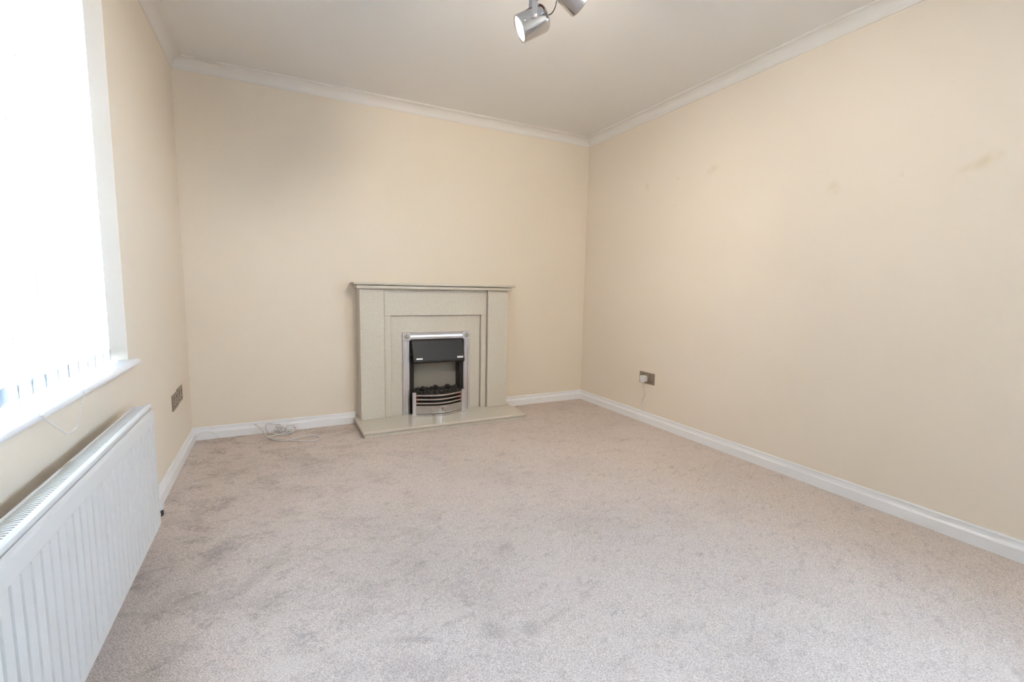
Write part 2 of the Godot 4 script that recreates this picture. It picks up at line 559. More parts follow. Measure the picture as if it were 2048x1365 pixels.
# ==================================================================== the fireplace
func fireplace_surround() -> void:
	var o := thing("fireplace_surround", "cream marble fireplace surround with plain mantel shelf and stepped panels", "fireplace", Vector3(1.65, 0.048, 0.07))
	var y0 := 0.048
	var yt := 1.021
	var st := mb()
	# shelf in two tiers, each with eased edges
	box(st, Vector3(1.010, 1.049, 0.0), Vector3(2.290, 1.065, 0.19), 0.004)
	part("mantel_shelf", st, M.marble, o)
	st = mb()
	box(st, Vector3(1.032, yt, 0.0), Vector3(2.268, 1.0440, 0.170), 0.004)
	box(st, Vector3(1.045, 1.0440, 0.0), Vector3(2.255, 1.0490, 0.155))
	part("shelf_moulding", st, M.marble, o)
	for x in [[1.055, 1.229], [2.067, 2.244]]:
		st = mb()
		box(st, Vector3(x[0], y0, 0.0), Vector3(x[1], yt, 0.135), 0.003)
		part("leg", st, M.marble, o)
	# header with its two narrow side strips
	st = mb()
	box(st, Vector3(1.233, 0.821, 0.0), Vector3(2.063, yt, 0.112), 0.002)
	part("header", st, M.marble, o)
	for x in [[1.233, 1.282], [2.017, 2.063]]:
		st = mb()
		box(st, Vector3(x[0], y0, 0.0), Vector3(x[1], 0.821, 0.112), 0.002)
		part("inner_strip", st, M.marble, o)
	# back panel round the fire opening
	st = mb()
	box(st, Vector3(1.286, y0, 0.0), Vector3(1.424, 0.818, 0.090), 0.0)
	box(st, Vector3(1.868, y0, 0.0), Vector3(2.013, 0.818, 0.090), 0.0)
	box(st, Vector3(1.424, 0.640, 0.0), Vector3(1.868, 0.818, 0.090), 0.0)
	part("back_panel", st, M.marble, o)


func hearth() -> void:
	var o := thing("hearth", "polished cream marble hearth slab lying on the carpet under the fire", "hearth", Vector3(1.647, 0, 0.23))
	var st := mb()
	box(st, Vector3(1.018, 0.029, 0.0), Vector3(2.276, 0.048, 0.437), 0.003)
	part("slab", st, M.polished_marble, o)
	st = mb()
	box(st, Vector3(1.030, 0.0, 0.0), Vector3(2.264, 0.029, 0.422), 0.001)
	part("plinth", st, M.marble, o)


func bowed(x0: float, x1: float, z0: float, bow: float, n := 20) -> PackedVector2Array:
	var p := PackedVector2Array()
	for i in n + 1:
		var t := float(i) / n
		p.append(Vector2(lerpf(x0, x1, t), z0 + bow * pow(sin(PI * t), 1.3)))
	return p


# A strip of constant height and thickness that follows a bowed line (x, z).
func bow_strip(st: SurfaceTool, line: PackedVector2Array, ya: float, yb: float, thick: float) -> void:
	for i in line.size() - 1:
		var a := Vector3(line[i].x, 0, line[i].y)
		var b := Vector3(line[i + 1].x, 0, line[i + 1].y)
		var n := Vector3(-(b.z - a.z), 0, b.x - a.x).normalized()
		var back := Vector3(0, 0, -thick)
		var U := Vector3.UP
		quad(st, a + U * ya, b + U * ya, b + U * yb, a + U * yb, n)
		quad(st, a + U * ya + back, b + U * ya + back, b + U * yb + back, a + U * yb + back, -n)
		quad(st, a + U * yb, b + U * yb, b + U * yb + back, a + U * yb + back, U)
		quad(st, a + U * ya, b + U * ya, b + U * ya + back, a + U * ya + back, -U)
	for e in [[0, Vector3.LEFT], [line.size() - 1, Vector3.RIGHT]]:
		var p := Vector3(line[e[0]].x, 0, line[e[0]].y)
		quad(st, p + Vector3(0, ya, 0), p + Vector3(0, yb, 0), p + Vector3(0, yb, -thick), p + Vector3(0, ya, -thick), e[1])


func electric_fire() -> void:
	var o := thing("electric_fire", "inset electric fire with chrome frame, black hood, coals and bowed fret", "heater", Vector3(1.645, 0.048, 0.09))
	var y0 := 0.048
	var xl := 1.370
	var xr := 1.922
	var yt := 0.688
	# moulded chrome trim: profile across the band (u from outside in, v forward)
	var band := PackedVector2Array([Vector2(0, 0.0905), Vector2(0.056, 0.0905), Vector2(0.056, 0.100), Vector2(0.050, 0.106), Vector2(0.040, 0.107), Vector2(0.036, 0.103), Vector2(0.020, 0.101), Vector2(0.016, 0.106), Vector2(0.006, 0.107), Vector2(0, 0.101)])
	var st := mb()
	extrude(st, band, Vector3.RIGHT, Vector3.BACK, Vector3(xl, y0, 0), Vector3(xl, yt - 0.06, 0))
	part("frame_side", st, M.satin_chrome, o)
	st = mb()
	extrude(st, band, Vector3.LEFT, Vector3.BACK, Vector3(xr, y0, 0), Vector3(xr, yt - 0.06, 0))
	part("frame_side", st, M.satin_chrome, o)
	st = mb()
	extrude(st, band, Vector3.DOWN, Vector3.BACK, Vector3(xl + 0.06, yt, 0), Vector3(xr - 0.06, yt, 0))
	part("frame_top", st, M.satin_chrome, o)
	for x in [xl, xr - 0.062]:
		st = mb()
		box(st, Vector3(x, yt - 0.062, 0.0905), Vector3(x + 0.062, yt + 0.003, 0.108), 0.003)
		var blk := part("corner_block", st, M.satin_chrome, o)
		var c := Vector3(x + 0.031, yt - 0.029, 0.108)
		st = mb(true)
		for k in 8:  # raised leaf rosette
			var a := TAU * k / 8.0
			var dir := Vector3(cos(a), sin(a), 0)
			var sd := Vector3(-sin(a), cos(a), 0)
			var tip := c + dir * 0.027
			var mid := c + dir * 0.015
			var top := mid + Vector3(0, 0, 0.007)
			tri(st, c + Vector3(0, 0, 0.003), mid + sd * 0.006, top, Vector3(0, 0, 1) + sd)
			tri(st, c + Vector3(0, 0, 0.003), mid - sd * 0.006, top, Vector3(0, 0, 1) - sd)
			tri(st, tip, mid + sd * 0.006, top, Vector3(0, 0, 1) + sd)
			tri(st, tip, mid - sd * 0.006, top, Vector3(0, 0, 1) - sd)
		ball(st, c + Vector3(0, 0, 0.003), 0.006)
		part("rosette", st, M.cast_silver, blk)
	# firebox: black cheeks, roof and floor, and the grey reflector behind
	for x in [[1.428, 1.459], [1.833, 1.864]]:
		st = mb()
		box(st, Vector3(x[0], y0, 0.004), Vector3(x[1], 0.632, 0.094), 0.001)
		part("cheek", st, M.black_metal, o)
	st = mb()
	box(st, Vector3(1.459, 0.605, 0.004), Vector3(1.833, 0.632, 0.094), 0.001)
	part("firebox_roof", st, M.black_metal, o)
	st = mb()
	box(st, Vector3(1.459, y0, 0.004), Vector3(1.833, 0.075, 0.094), 0.001)
	part("firebox_floor", st, M.black_metal, o)
	st = mb()
	box(st, Vector3(1.459, 0.075, 0.002), Vector3(1.833, 0.605, 0.010))
	part("reflector", st, M.grey_back, o)
	# sloping black hood
	st = mb()
	var hood := PackedVector2Array([Vector2(0.094, 0.636), Vector2(0.104, 0.636), Vector2(0.112, 0.622), Vector2(0.164, 0.478), Vector2(0.165, 0.464), Vector2(0.158, 0.453), Vector2(0.094, 0.453)])
	extrude(st, hood, Vector3.BACK, Vector3.UP, Vector3(1.440, 0, 0), Vector3(1.852, 0, 0))
	var hd := part("hood", st, M.black_metal, o)
	var sl := Vector3(0, 0.478 - 0.622, 0.164 - 0.112).normalized()
	var hn := Vector3(0, 0.052, 0.144).normalized()
	for b in [[1.462, 1.510, 0.0115], [1.792, 1.842, 0.015]]:
		st = mb()
		var base := Vector3(0, 0.478, 0.164) - sl * 0.006
		var c0: Vector3 = base + Vector3(b[0], 0, 0)
		var c1: Vector3 = base + Vector3(b[1], 0, 0)
		var c2: Vector3 = c1 - sl * b[2]
		var c3: Vector3 = c0 - sl * b[2]
		quad(st, c0 + hn * 0.0015, c1 + hn * 0.0015, c2 + hn * 0.0015, c3 + hn * 0.0015, hn)
		quad(st, c0, c1, c1 + hn * 0.0015, c0 + hn * 0.0015, sl)
		quad(st, c3, c2, c2 + hn * 0.0015, c3 + hn * 0.0015, -sl)
		quad(st, c0, c3, c3 + hn * 0.0015, c0 + hn * 0.0015, Vector3.LEFT)
		quad(st, c1, c2, c2 + hn * 0.0015, c1 + hn * 0.0015, Vector3.RIGHT)
		part("badge", st, M.badge, hd).set_meta("label", "small silver badge")
	st = mb(true)
	lathe(st, [Vector2(0, 0), Vector2(0.012, 0), Vector2(0.012, 0.010), Vector2(0.008, 0.014), Vector2(0, 0.0145)], Vector3(1.440, 0.52, 0.118), Vector3.LEFT, 16)
	part("control_knob", st, M.black_metal, hd)
	# coals on a dark bed
	st = mb()
	box(st, Vector3(1.459, 0.075, 0.012), Vector3(1.833, 0.200, 0.094), 0.004)
	extrude(st, bow_area(1.462, 1.822, 0.092, 0.155, 0.035), Vector3.RIGHT, Vector3.BACK, Vector3(0, 0.118, 0), Vector3(0, 0.195, 0))
	var bed := part("coal_bed", st, M.black_deep, o)
	var lumps := []
	for i in 11:
		lumps.append([1.470 + 0.0345 * i, 0.214 + rng.randf_range(-0.004, 0.010) + (0.014 if i in [1, 2, 5, 8] else 0.0), 0.055])
		lumps.append([1.477 + 0.034 * i, 0.206 + rng.randf_range(0.0, 0.008), 0.095])
		lumps.append([1.472 + 0.034 * i, 0.194 + rng.randf_range(0.0, 0.006), 0.130 + 0.035 * sin(PI * i / 10.0)])
	for l in lumps:
		st = mb()
		lump(st, Vector3(l[0], l[1], l[2]), rng.randf_range(0.024, 0.031))
		part("coal", st, M.coal_black, bed)
	for x in [[1.462, 1.490], [1.800, 1.826]]:
		st = mb()
		box(st, Vector3(x[0], 0.145, 0.10), Vector3(x[1], 0.205, 0.158), 0.006)
		part("ember_piece", st, M.ember, bed).set_meta("label", "dark red plastic ember piece")
	# bowed chrome fret standing on the hearth
	for x in [[1.428, 1.453], [1.823, 1.848]]:
		st = mb()
		box(st, Vector3(x[0], 0.058, 0.160), Vector3(x[1], 0.232, 0.185), 0.003)
		box(st, Vector3(x[0] - 0.005, y0, 0.155), Vector3(x[1] + 0.005, 0.060, 0.190), 0.003)
		part("fret_post", st, M.satin_chrome, o)
	for y in [0.203, 0.172, 0.142]:
		st = mb()
		bow_strip(st, bowed(1.450, 1.826, 0.176, 0.056), y, y + 0.0115, 0.006)
		part("fret_bar", st, M.chrome, o)
	st = mb()
	bow_strip(st, bowed(1.450, 1.826, 0.176, 0.056), 0.072, 0.116, 0.005)
	bow_strip(st, bowed(1.450, 1.826, 0.180, 0.058), 0.116, 0.130, 0.010)
	bow_strip(st, bowed(1.450, 1.826, 0.180, 0.058), 0.068, 0.075, 0.010)
	var pan := part("fret_panel", st, M.chrome, o)
	st = mb()
	bow_strip(st, bowed(1.448, 1.828, 0.184, 0.060), y0, 0.066, 0.016)
	part("fret_base", st, M.chrome, o)
	st = mb(true)
	lathe(st, [Vector2(0.003, 0), Vector2(0.003, 0.006), Vector2(0.0075, 0.009), Vector2(0.0085, 0.013), Vector2(0.005, 0.017), Vector2(0, 0.018)], Vector3(1.655, 0.099, 0.230), Vector3.BACK, 16)
	part("fret_knob", st, M.chrome, pan)


func bow_area(x0: float, x1: float, zb: float, zf: float, bow: float) -> PackedVector2Array:
	var p := PackedVector2Array([Vector2(x1, zb), Vector2(x0, zb)])
	p.append_array(bowed(x0, x1, zf, bow, 10))
	return p


func lump(st: SurfaceTool, c: Vector3, r: float) -> void:
	var dirs: Array[Vector3] = [Vector3.UP, Vector3.DOWN]
	for lat in [0.55, -0.35]:
		for k in 5:
			var a := TAU * (k + (0.5 if lat < 0 else 0.0)) / 5.0 + rng.randf_range(-0.3, 0.3)
			dirs.append(Vector3(cos(a) * sqrt(1 - lat * lat), lat, sin(a) * sqrt(1 - lat * lat)))
	var p: Array[Vector3] = []
	for d in dirs:
		p.append(c + d * r * rng.randf_range(0.75, 1.2) * Vector3(1.0, 0.8, 1.0))
	for k in 5:
		var k2 := (k + 1) % 5
		for t in [[0, 2 + k, 2 + k2], [1, 7 + k, 7 + k2], [2 + k, 2 + k2, 7 + k], [2 + k2, 7 + k, 7 + k2]]:
			tri(st, p[t[0]], p[t[1]], p[t[2]], (p[t[0]] + p[t[1]] + p[t[2]]) / 3.0 - c)


# ==================================================================== the radiator
func radiator() -> void:
	var z0 := 1.54
	var z1 := 2.98
	var xb := 0.048
	var xf := 0.11
	var yb := 0.122
	var o := thing("radiator", "white panel radiator with ribbed front and slotted top grille below the window", "radiator", Vector3(0.08, 0.122, (z0 + z1) / 2))
	var st := mb()
	# ribbed front sheet
	var pitch := 0.039
	var zs := PackedFloat32Array()
	var gs := PackedFloat32Array()
	zs.append(z0)
	gs.append(0.0)
	var z := z0 + 0.024
	while z < z1 - 0.02:
		for k in [[-0.0055, 0.0], [-0.0045, 0.25], [-0.0022, 1.0], [0.0022, 1.0], [0.0045, 0.25], [0.0055, 0.0]]:
			zs.append(z + k[0])
			gs.append(k[1])
		z += pitch
	zs.append(z1)
	gs.append(0.0)
	var rows := [[0.122, 0.0, -0.016], [0.124, 0.0, -0.008], [0.130, 0.0, -0.002], [0.138, 0.0, 0.0], [0.156, 0.0, 0.0], [0.163, 0.5, 0.0], [0.172, 1.0, 0.0], [0.508, 1.0, 0.0], [0.517, 0.6, 0.0], [0.524, 0.0, 0.0], [0.528, 0.0, 0.001], [0.566, 0.0, 0.001], [0.572, 0.0, -0.001], [0.576, 0.0, -0.006]]
	for j in rows.size() - 1:
		for i in zs.size() - 1:
			var ps := []
			for q in [[j, i], [j, i + 1], [j + 1, i + 1], [j + 1, i]]:
				ps.append(Vector3(xf + rows[q[0]][2] - 0.0095 * gs[q[1]] * rows[q[0]][1], rows[q[0]][0], zs[q[1]]))
			quad(st, ps[0], ps[1], ps[2], ps[3], Vector3.RIGHT)
	box(st, Vector3(xf - 0.016, 0.126, z0), Vector3(xf - 0.0105, 0.574, z1), 0.0)
	part("front_panel", st, M.radiator_enamel, o)
	st = mb()
	box(st, Vector3(xb, 0.126, z0 + 0.01), Vector3(xb + 0.012, 0.574, z1 - 0.01), 0.004)
	part("rear_panel", st, M.radiator_enamel, o)
	for zz in [z0, z1 - 0.002]:
		st = mb()
		box(st, Vector3(xb + 0.002, 0.140, zz), Vector3(xf - 0.006, 0.580, zz + 0.002), 0.0)
		part("side_panel", st, M.radiator_enamel, o)
	# convector fins inside, seen only as darkness between the slots
	st = mb()
	var zf := z0 + 0.02
	while zf < z1 - 0.03:
		box(st, Vector3(xb + 0.013, 0.150, zf), Vector3(xf - 0.014, 0.560, zf + 0.0012))
		zf += 0.026
	part("convector_fins", st, M.radiator_enamel, o).set_meta("kind", "stuff")
	# top grille: domed strip bars between a front and a rear rail
	st = mb()
	box(st, Vector3(xf - 0.017, 0.583, z0 - 0.002), Vector3(xf - 0.003, 0.596, z1 + 0.002), 0.003)
	box(st, Vector3(xb - 0.001, 0.578, z0 - 0.002), Vector3(xb + 0.007, 0.587, z1 + 0.002), 0.002)
	box(st, Vector3(xb, 0.576, z0 - 0.002), Vector3(xf - 0.004, 0.589, z0 + 0.012), 0.002)
	box(st, Vector3(xb, 0.576, z1 - 0.012), Vector3(xf - 0.004, 0.589, z1 + 0.002), 0.002)
	box(st, Vector3(xf - 0.012, 0.570, z0), Vector3(xf - 0.008, 0.586, z1), 0.0)
	var gr := part("top_grille", st, M.radiator_enamel, o)
	var bar := mb()
	var pts := PackedVector2Array()
	for i in 6:
		var t := i / 5.0
		pts.append(Vector2(lerpf(xb + 0.004, xf - 0.014, t), 0.5845 + 0.0085 * sin(t * PI * 0.62)))
	for i in 5:
		var a := Vector3(pts[i].x, pts[i].y, 0)
		var b := Vector3(pts[i + 1].x, pts[i + 1].y, 0)
		var zz := Vector3(0, 0, 0.0033)
		var dn := Vector3(0, -0.005, 0)
		quad(bar, a - zz, a + zz, b + zz, b - zz, Vector3.UP)
		quad(bar, a + zz, b + zz, b + zz + dn, a + zz + dn, Vector3.BACK)
		quad(bar, a - zz, b - zz, b - zz + dn, a - zz + dn, Vector3.FORWARD)
		quad(bar, a - zz + dn, a + zz + dn, b + zz + dn, b - zz + dn, Vector3.DOWN)
	var first := part("grille_bar", bar, M.radiator_enamel, gr)
	var home := first.position
	var zb := z0 + 0.019
	first.position = home + Vector3(0, 0, zb)
	zb += 0.0105
	while zb < z1 - 0.016:
		var c := first.duplicate()
		c.name = "grille_bar"
		gr.add_child(c, true)
		c.position = home + Vector3(0, 0, zb)
		zb += 0.0105
	# curled flake of old paint on the rear rail
	st = mb()
	tri(st, Vector3(0.049, 0.5885, 2.166), Vector3(0.056, 0.5895, 2.118), Vector3(0.062, 0.5945, 2.150), Vector3.UP)
	tri(st, Vector3(0.049, 0.5865, 2.166), Vector3(0.056, 0.5875, 2.118), Vector3(0.062, 0.5940, 2.150), Vector3.DOWN)
	tri(st, Vector3(0.049, 0.5885, 2.166), Vector3(0.049, 0.5865, 2.166), Vector3(0.062, 0.5945, 2.150), Vector3.BACK)
	tri(st, Vector3(0.056, 0.5895, 2.118), Vector3(0.056, 0.5875, 2.118), Vector3(0.062, 0.5945, 2.150), Vector3.FORWARD)
	part("paint_flake", st, M.cream_chip, gr).set_meta("label", "lifted cream flake")
	# valve at the far end
	var v := Vector3(0.079, 0, 1.402)
	st = mb(true)
	tube(st, [Vector3(0.08, 0.135, z0 + 0.01), Vector3(0.080, 0.128, 1.48), Vector3(0.079, 0.120, 1.42), Vector3(0.074, 0.100, 1.402), Vector3(0.045, 0.070, 1.402), Vector3(0.0175, 0.060, 1.402)], 0.0075, 10)
	var vl := part("valve", st, M.plastic_white, o)
	st = mb(true)
	lathe(st, [Vector2(0, 0.108), Vector2(0.014, 0.108), Vector2(0.014, 0.134), Vector2(0, 0.134)], v, Vector3.UP, 20)
	part("collar", st, M.black_metal, vl).set_meta("label", "black collar")
	st = mb(true)
	lathe(st, [Vector2(0, 0.134), Vector2(0.0165, 0.134), Vector2(0.017, 0.160), Vector2(0.014, 0.168), Vector2(0, 0.170)], v, Vector3.UP, 20)
	part("cap", st, M.plastic_white, vl)
	# wall brackets hold the panel off the plaster
	for bz in [z0 + 0.2, z1 - 0.2]:
		st = mb()
		box(st, Vector3(0.0008, 0.16, bz), Vector3(xb + 0.002, 0.30, bz + 0.04), 0.002)
		part("bracket", st, M.radiator_enamel, o)


# ==================================================================== sockets and cables
# A double socket plate on the plane x = px, facing along sx, spanning y and z.
func socket_plate(called: String, label: String, px: float, sx: float, ya: float, yb: float, za: float, zb: float) -> Node3D:
	var o := thing(called, label, "socket", Vector3(px, (ya + yb) / 2, (za + zb) / 2), "steel double wall sockets")
	var slab := func(st: SurfaceTool, a: float, b: float, y0: float, y1: float, z0: float, z1: float, ch: float) -> void:
		box(st, Vector3(minf(px + sx * a, px + sx * b), y0, z0), Vector3(maxf(px + sx * a, px + sx * b), y1, z1), ch)
	var st := mb()
	slab.call(st, 0.0, 0.007, ya, yb, za, zb, 0.0025)
	part("faceplate", st, M.plate_steel, o)
	var w := zb - za
	var h := yb - ya
	for k in [0.28, 0.72]:
		var zc: float = za + w * k
		st = mb()
		slab.call(st, 0.007, 0.0095, ya + h * 0.62, ya + h * 0.86, zc - w * 0.055, zc + w * 0.055, 0.0015)
		part("rocker_switch", st, M.plate_dark, o)
		st = mb()
		slab.call(st, 0.007, 0.0078, ya + h * 0.42, ya + h * 0.56, zc - 0.0025, zc + 0.0025, 0.0)
		slab.call(st, 0.007, 0.0078, ya + h * 0.20, ya + h * 0.27, zc - 0.014, zc - 0.006, 0.0)
		slab.call(st, 0.007, 0.0078, ya + h * 0.20, ya + h * 0.27, zc + 0.006, zc + 0.014, 0.0)
		part("pin_slots", st, M.black_deep, o)
	return o


func sockets() -> void:
	socket_plate("wall_socket", "steel double wall socket on the long bare wall, white plug in it", ROOM_W, -1.0, 0.314, 0.402, 0.803, 0.968)
	socket_plate("wall_socket", "steel double socket by the radiator, nearer of the touching pair", 0.0, 1.0, 0.338, 0.427, 0.449, 0.592)
	socket_plate("wall_socket", "steel double socket on window wall, nearer the corner of the pair", 0.0, 1.0, 0.345, 0.434, 0.306, 0.446)
	# moulded plug with its lead
	var o := thing("plug", "white moulded mains plug with a short lead in the right wall socket", "plug", Vector3(ROOM_W, 0.345, 0.87))
	var st := mb()
	var prof := PackedVector2Array([Vector2(-0.027, -0.016), Vector2(-0.016, -0.026), Vector2(0.016, -0.026), Vector2(0.027, -0.016), Vector2(0.027, 0.020), Vector2(0.020, 0.026), Vector2(-0.020, 0.026), Vector2(-0.027, 0.020)])
	extrude(st, prof, Vector3.BACK, Vector3.UP, Vector3(ROOM_W - 0.008, 0.350, 0.868), Vector3(ROOM_W - 0.036, 0.350, 0.868), 0, 0, true, 0.94)
	part("plug_body", st, M.plastic_white, o)
	st = mb(true)
	tube(st, [Vector3(ROOM_W - 0.022, 0.325, 0.868), Vector3(ROOM_W - 0.020, 0.295, 0.868), Vector3(ROOM_W - 0.012, 0.245, 0.876), Vector3(ROOM_W - 0.007, 0.195, 0.862), Vector3(ROOM_W - 0.006, 0.14, 0.846), Vector3(ROOM_W - 0.006, 0.084, 0.858)], 0.0038)
	part("lead", st, M.cable_white, o)


func cables() -> void:
	# tangle of white flex with its plug block, on the carpet against the skirting
	var o := thing("cable_tangle", "loose tangle of white cable with a plug block against back skirting", "cable", Vector3(0.55, 0, 0.12))
	var st := mb(true)
	var loop := []
	# the long figure-of-eight lying flat on the carpet
	for p in [[0.36, 0.075, 0.024], [0.40, 0.04, 0.05], [0.43, 0.006, 0.115], [0.455, 0.005, 0.185], [0.50, 0.005, 0.245], [0.56, 0.005, 0.27], [0.61, 0.008, 0.255], [0.66, 0.005, 0.225], [0.715, 0.005, 0.225], [0.75, 0.005, 0.265], [0.755, 0.005, 0.31], [0.72, 0.005, 0.335], [0.66, 0.005, 0.33], [0.59, 0.006, 0.29], [0.52, 0.011, 0.235], [0.46, 0.012, 0.20], [0.44, 0.010, 0.16], [0.47, 0.008, 0.13], [0.52, 0.012, 0.12], [0.56, 0.02, 0.11]]:
		loop.append(Vector3(p[0], p[1], p[2]))
	tube(st, loop, 0.0035, 8, 5)
	part("flat_loop", st, M.cable_white, o)
	# coils standing against the skirting
	for c in [[0.475, 0.042, 0.052, 0.048, 0.030, 0.5], [0.55, 0.036, 0.075, 0.06, 0.024, -0.35], [0.56, 0.03, 0.09, 0.055, 0.018, 0.15], [0.53, 0.022, 0.105, 0.062, 0.012, 0.3]]:
		st = mb(true)
		var ring := []
		for k in 15:
			var a: float = TAU * k / 14.0 + c[5]
			ring.append(Vector3(c[0] + cos(a) * c[3], maxf(0.006, c[1] + sin(a) * c[4] + 0.012 * cos(2.0 * a + c[5])), c[2] + 0.022 * sin(a + 1.9 + c[5] * 2.0)))
		tube(st, ring, 0.0034, 8, 4)
		part("coil", st, M.cable_white, o)
	st = mb()
	box(st, Vector3(0.548, 0.012, 0.075), Vector3(0.612, 0.042, 0.105), 0.006, Basis(Vector3.UP, 0.35) * Basis(Vector3.BACK, -0.18))
	part("plug_block", st, M.plastic_white, o)
	st = mb()
	box(st, Vector3(0.520, 0.035, 0.06), Vector3(0.552, 0.060, 0.09), 0.006, Basis(Vector3.UP, -0.4) * Basis(Vector3.BACK, 0.5))
	part("plug_block", st, M.plastic_white, o)
	for k in 3:
		st = mb()
		box(st, Vector3(0.505 + 0.011 * k, 0.020 + 0.006 * k, 0.108), Vector3(0.509 + 0.011 * k, 0.026 + 0.006 * k, 0.126), 0.001)
		part("plug_pin", st, M.satin_chrome, o)
	# thin lead curling over the skirting in the corner
	o = thing("thin_lead", "thin pale lead curling against the skirting in the left corner", "cable", Vector3(0.09, 0, 0.025))
	st = mb(true)
	tube(st, [Vector3(0.020, 0.022, 0.0215), Vector3(0.038, 0.046, 0.0215), Vector3(0.070, 0.054, 0.0215), Vector3(0.105, 0.047, 0.0215), Vector3(0.128, 0.030, 0.022), Vector3(0.140, 0.012, 0.024), Vector3(0.148, 0.004, 0.034)], 0.0015, 6, 5)
	part("wire", st, M.cable_white, o)
	st = mb(true)
	lathe(st, [Vector2(0, 0), Vector2(0.0035, 0), Vector2(0.0035, 0.022), Vector2(0, 0.022)], Vector3(0.147, 0.0045, 0.030), Vector3(0.12, 0, 1), 10)
	part("end_tip", st, M.cream_chip, o)


# ==================================================================== the spotlight fitting
func spot_can(o: Node3D, c: Vector3, axis: Vector3, length: float, r: float, hang: Vector3, power: float, cone: float, tint: Color) -> void:
	var a := axis.normalized()
	var h := a.cross(Vector3.UP).normalized()
	var back := c - a * length * 0.5
	var st := mb(true)
	# polished shell: rounded back, straight barrel, rolled rim
	lathe(st, [Vector2(0, 0), Vector2(r * 0.70, 0.001), Vector2(r * 0.88, 0.004), Vector2(r * 0.97, 0.010), Vector2(r, 0.018), Vector2(r, length * 0.5), Vector2(r, length - 0.004)], back, a, 48)
	lathe(st, [Vector2(r, length - 0.004), Vector2(r * 0.985, length), Vector2(r * 0.90, length), Vector2(r * 0.885, length - 0.003), Vector2(r * 0.88, length - 0.010)], back, a, 48)
	var can := part("spot_can", st, M.chrome, o)
	st = mb(true)
	lathe(st, [Vector2(r * 0.88, length - 0.008), Vector2(r * 0.60, length - 0.0055), Vector2(0, length - 0.0045)], back, a, 48)
	part("lamp_lens", st, M.lamp_lens, can)
	st = mb(true)
	lathe(st, [Vector2(0.004, -0.001), Vector2(0.004, 0.002), Vector2(0, 0.003)], c + a * length * 0.36 + h * -r, -h, 12)
	part("screw", st, M.chrome, can)
	# yoke: two flat arms and a crosspiece
	var up := (hang - c).normalized()
	var side := h
	st = mb()
	for s in [-1.0, 1.0]:
		var foot: Vector3 = c + side * s * (r + 0.0045)
		var fw := a.slide(side).slide(Vector3.UP).normalized()
		var top: Vector3 = hang + side * s * 0.026
		var prof := PackedVector2Array([Vector2(-0.0095, -0.0015), Vector2(0.0095, -0.0015), Vector2(0.0095, 0.0015), Vector2(-0.0095, 0.0015)])
		extrude(st, prof, fw, side, foot - up * 0.010, foot + up * 0.045)
		extrude(st, prof, fw, side, foot + up * 0.045, top)
		lathe(st, [Vector2(0.0065, 0.0), Vector2(0.0065, 0.003), Vector2(0.004, 0.0045), Vector2(0, 0.005)], foot + side * s * 0.0015, side * s, 14)
	box(st, hang - Vector3(0.014, 0.002, 0.032), hang + Vector3(0.014, 0.002, 0.032), 0.001, Basis(Vector3.UP, atan2(side.x, side.z)))
	part("yoke", st, M.satin_chrome, can)
	var lt := SpotLight3D.new()
	lt.name = "spot_beam"
	o.add_child(lt, true)
	lt.global_position = c + a * (length * 0.5 + 0.01)
	lt.look_at_from_position(lt.global_position, lt.global_position + a, Vector3(0.1, 0, 1))
	lt.light_color = tint
	lt.light_energy = power
	lt.spot_angle = cone
	lt.spot_angle_attenuation = 1.0
	lt.spot_range = 12.0
	lt.spot_attenuation = 2.0
	lt.light_size = 0.04
	lt.shadow_enabled = true


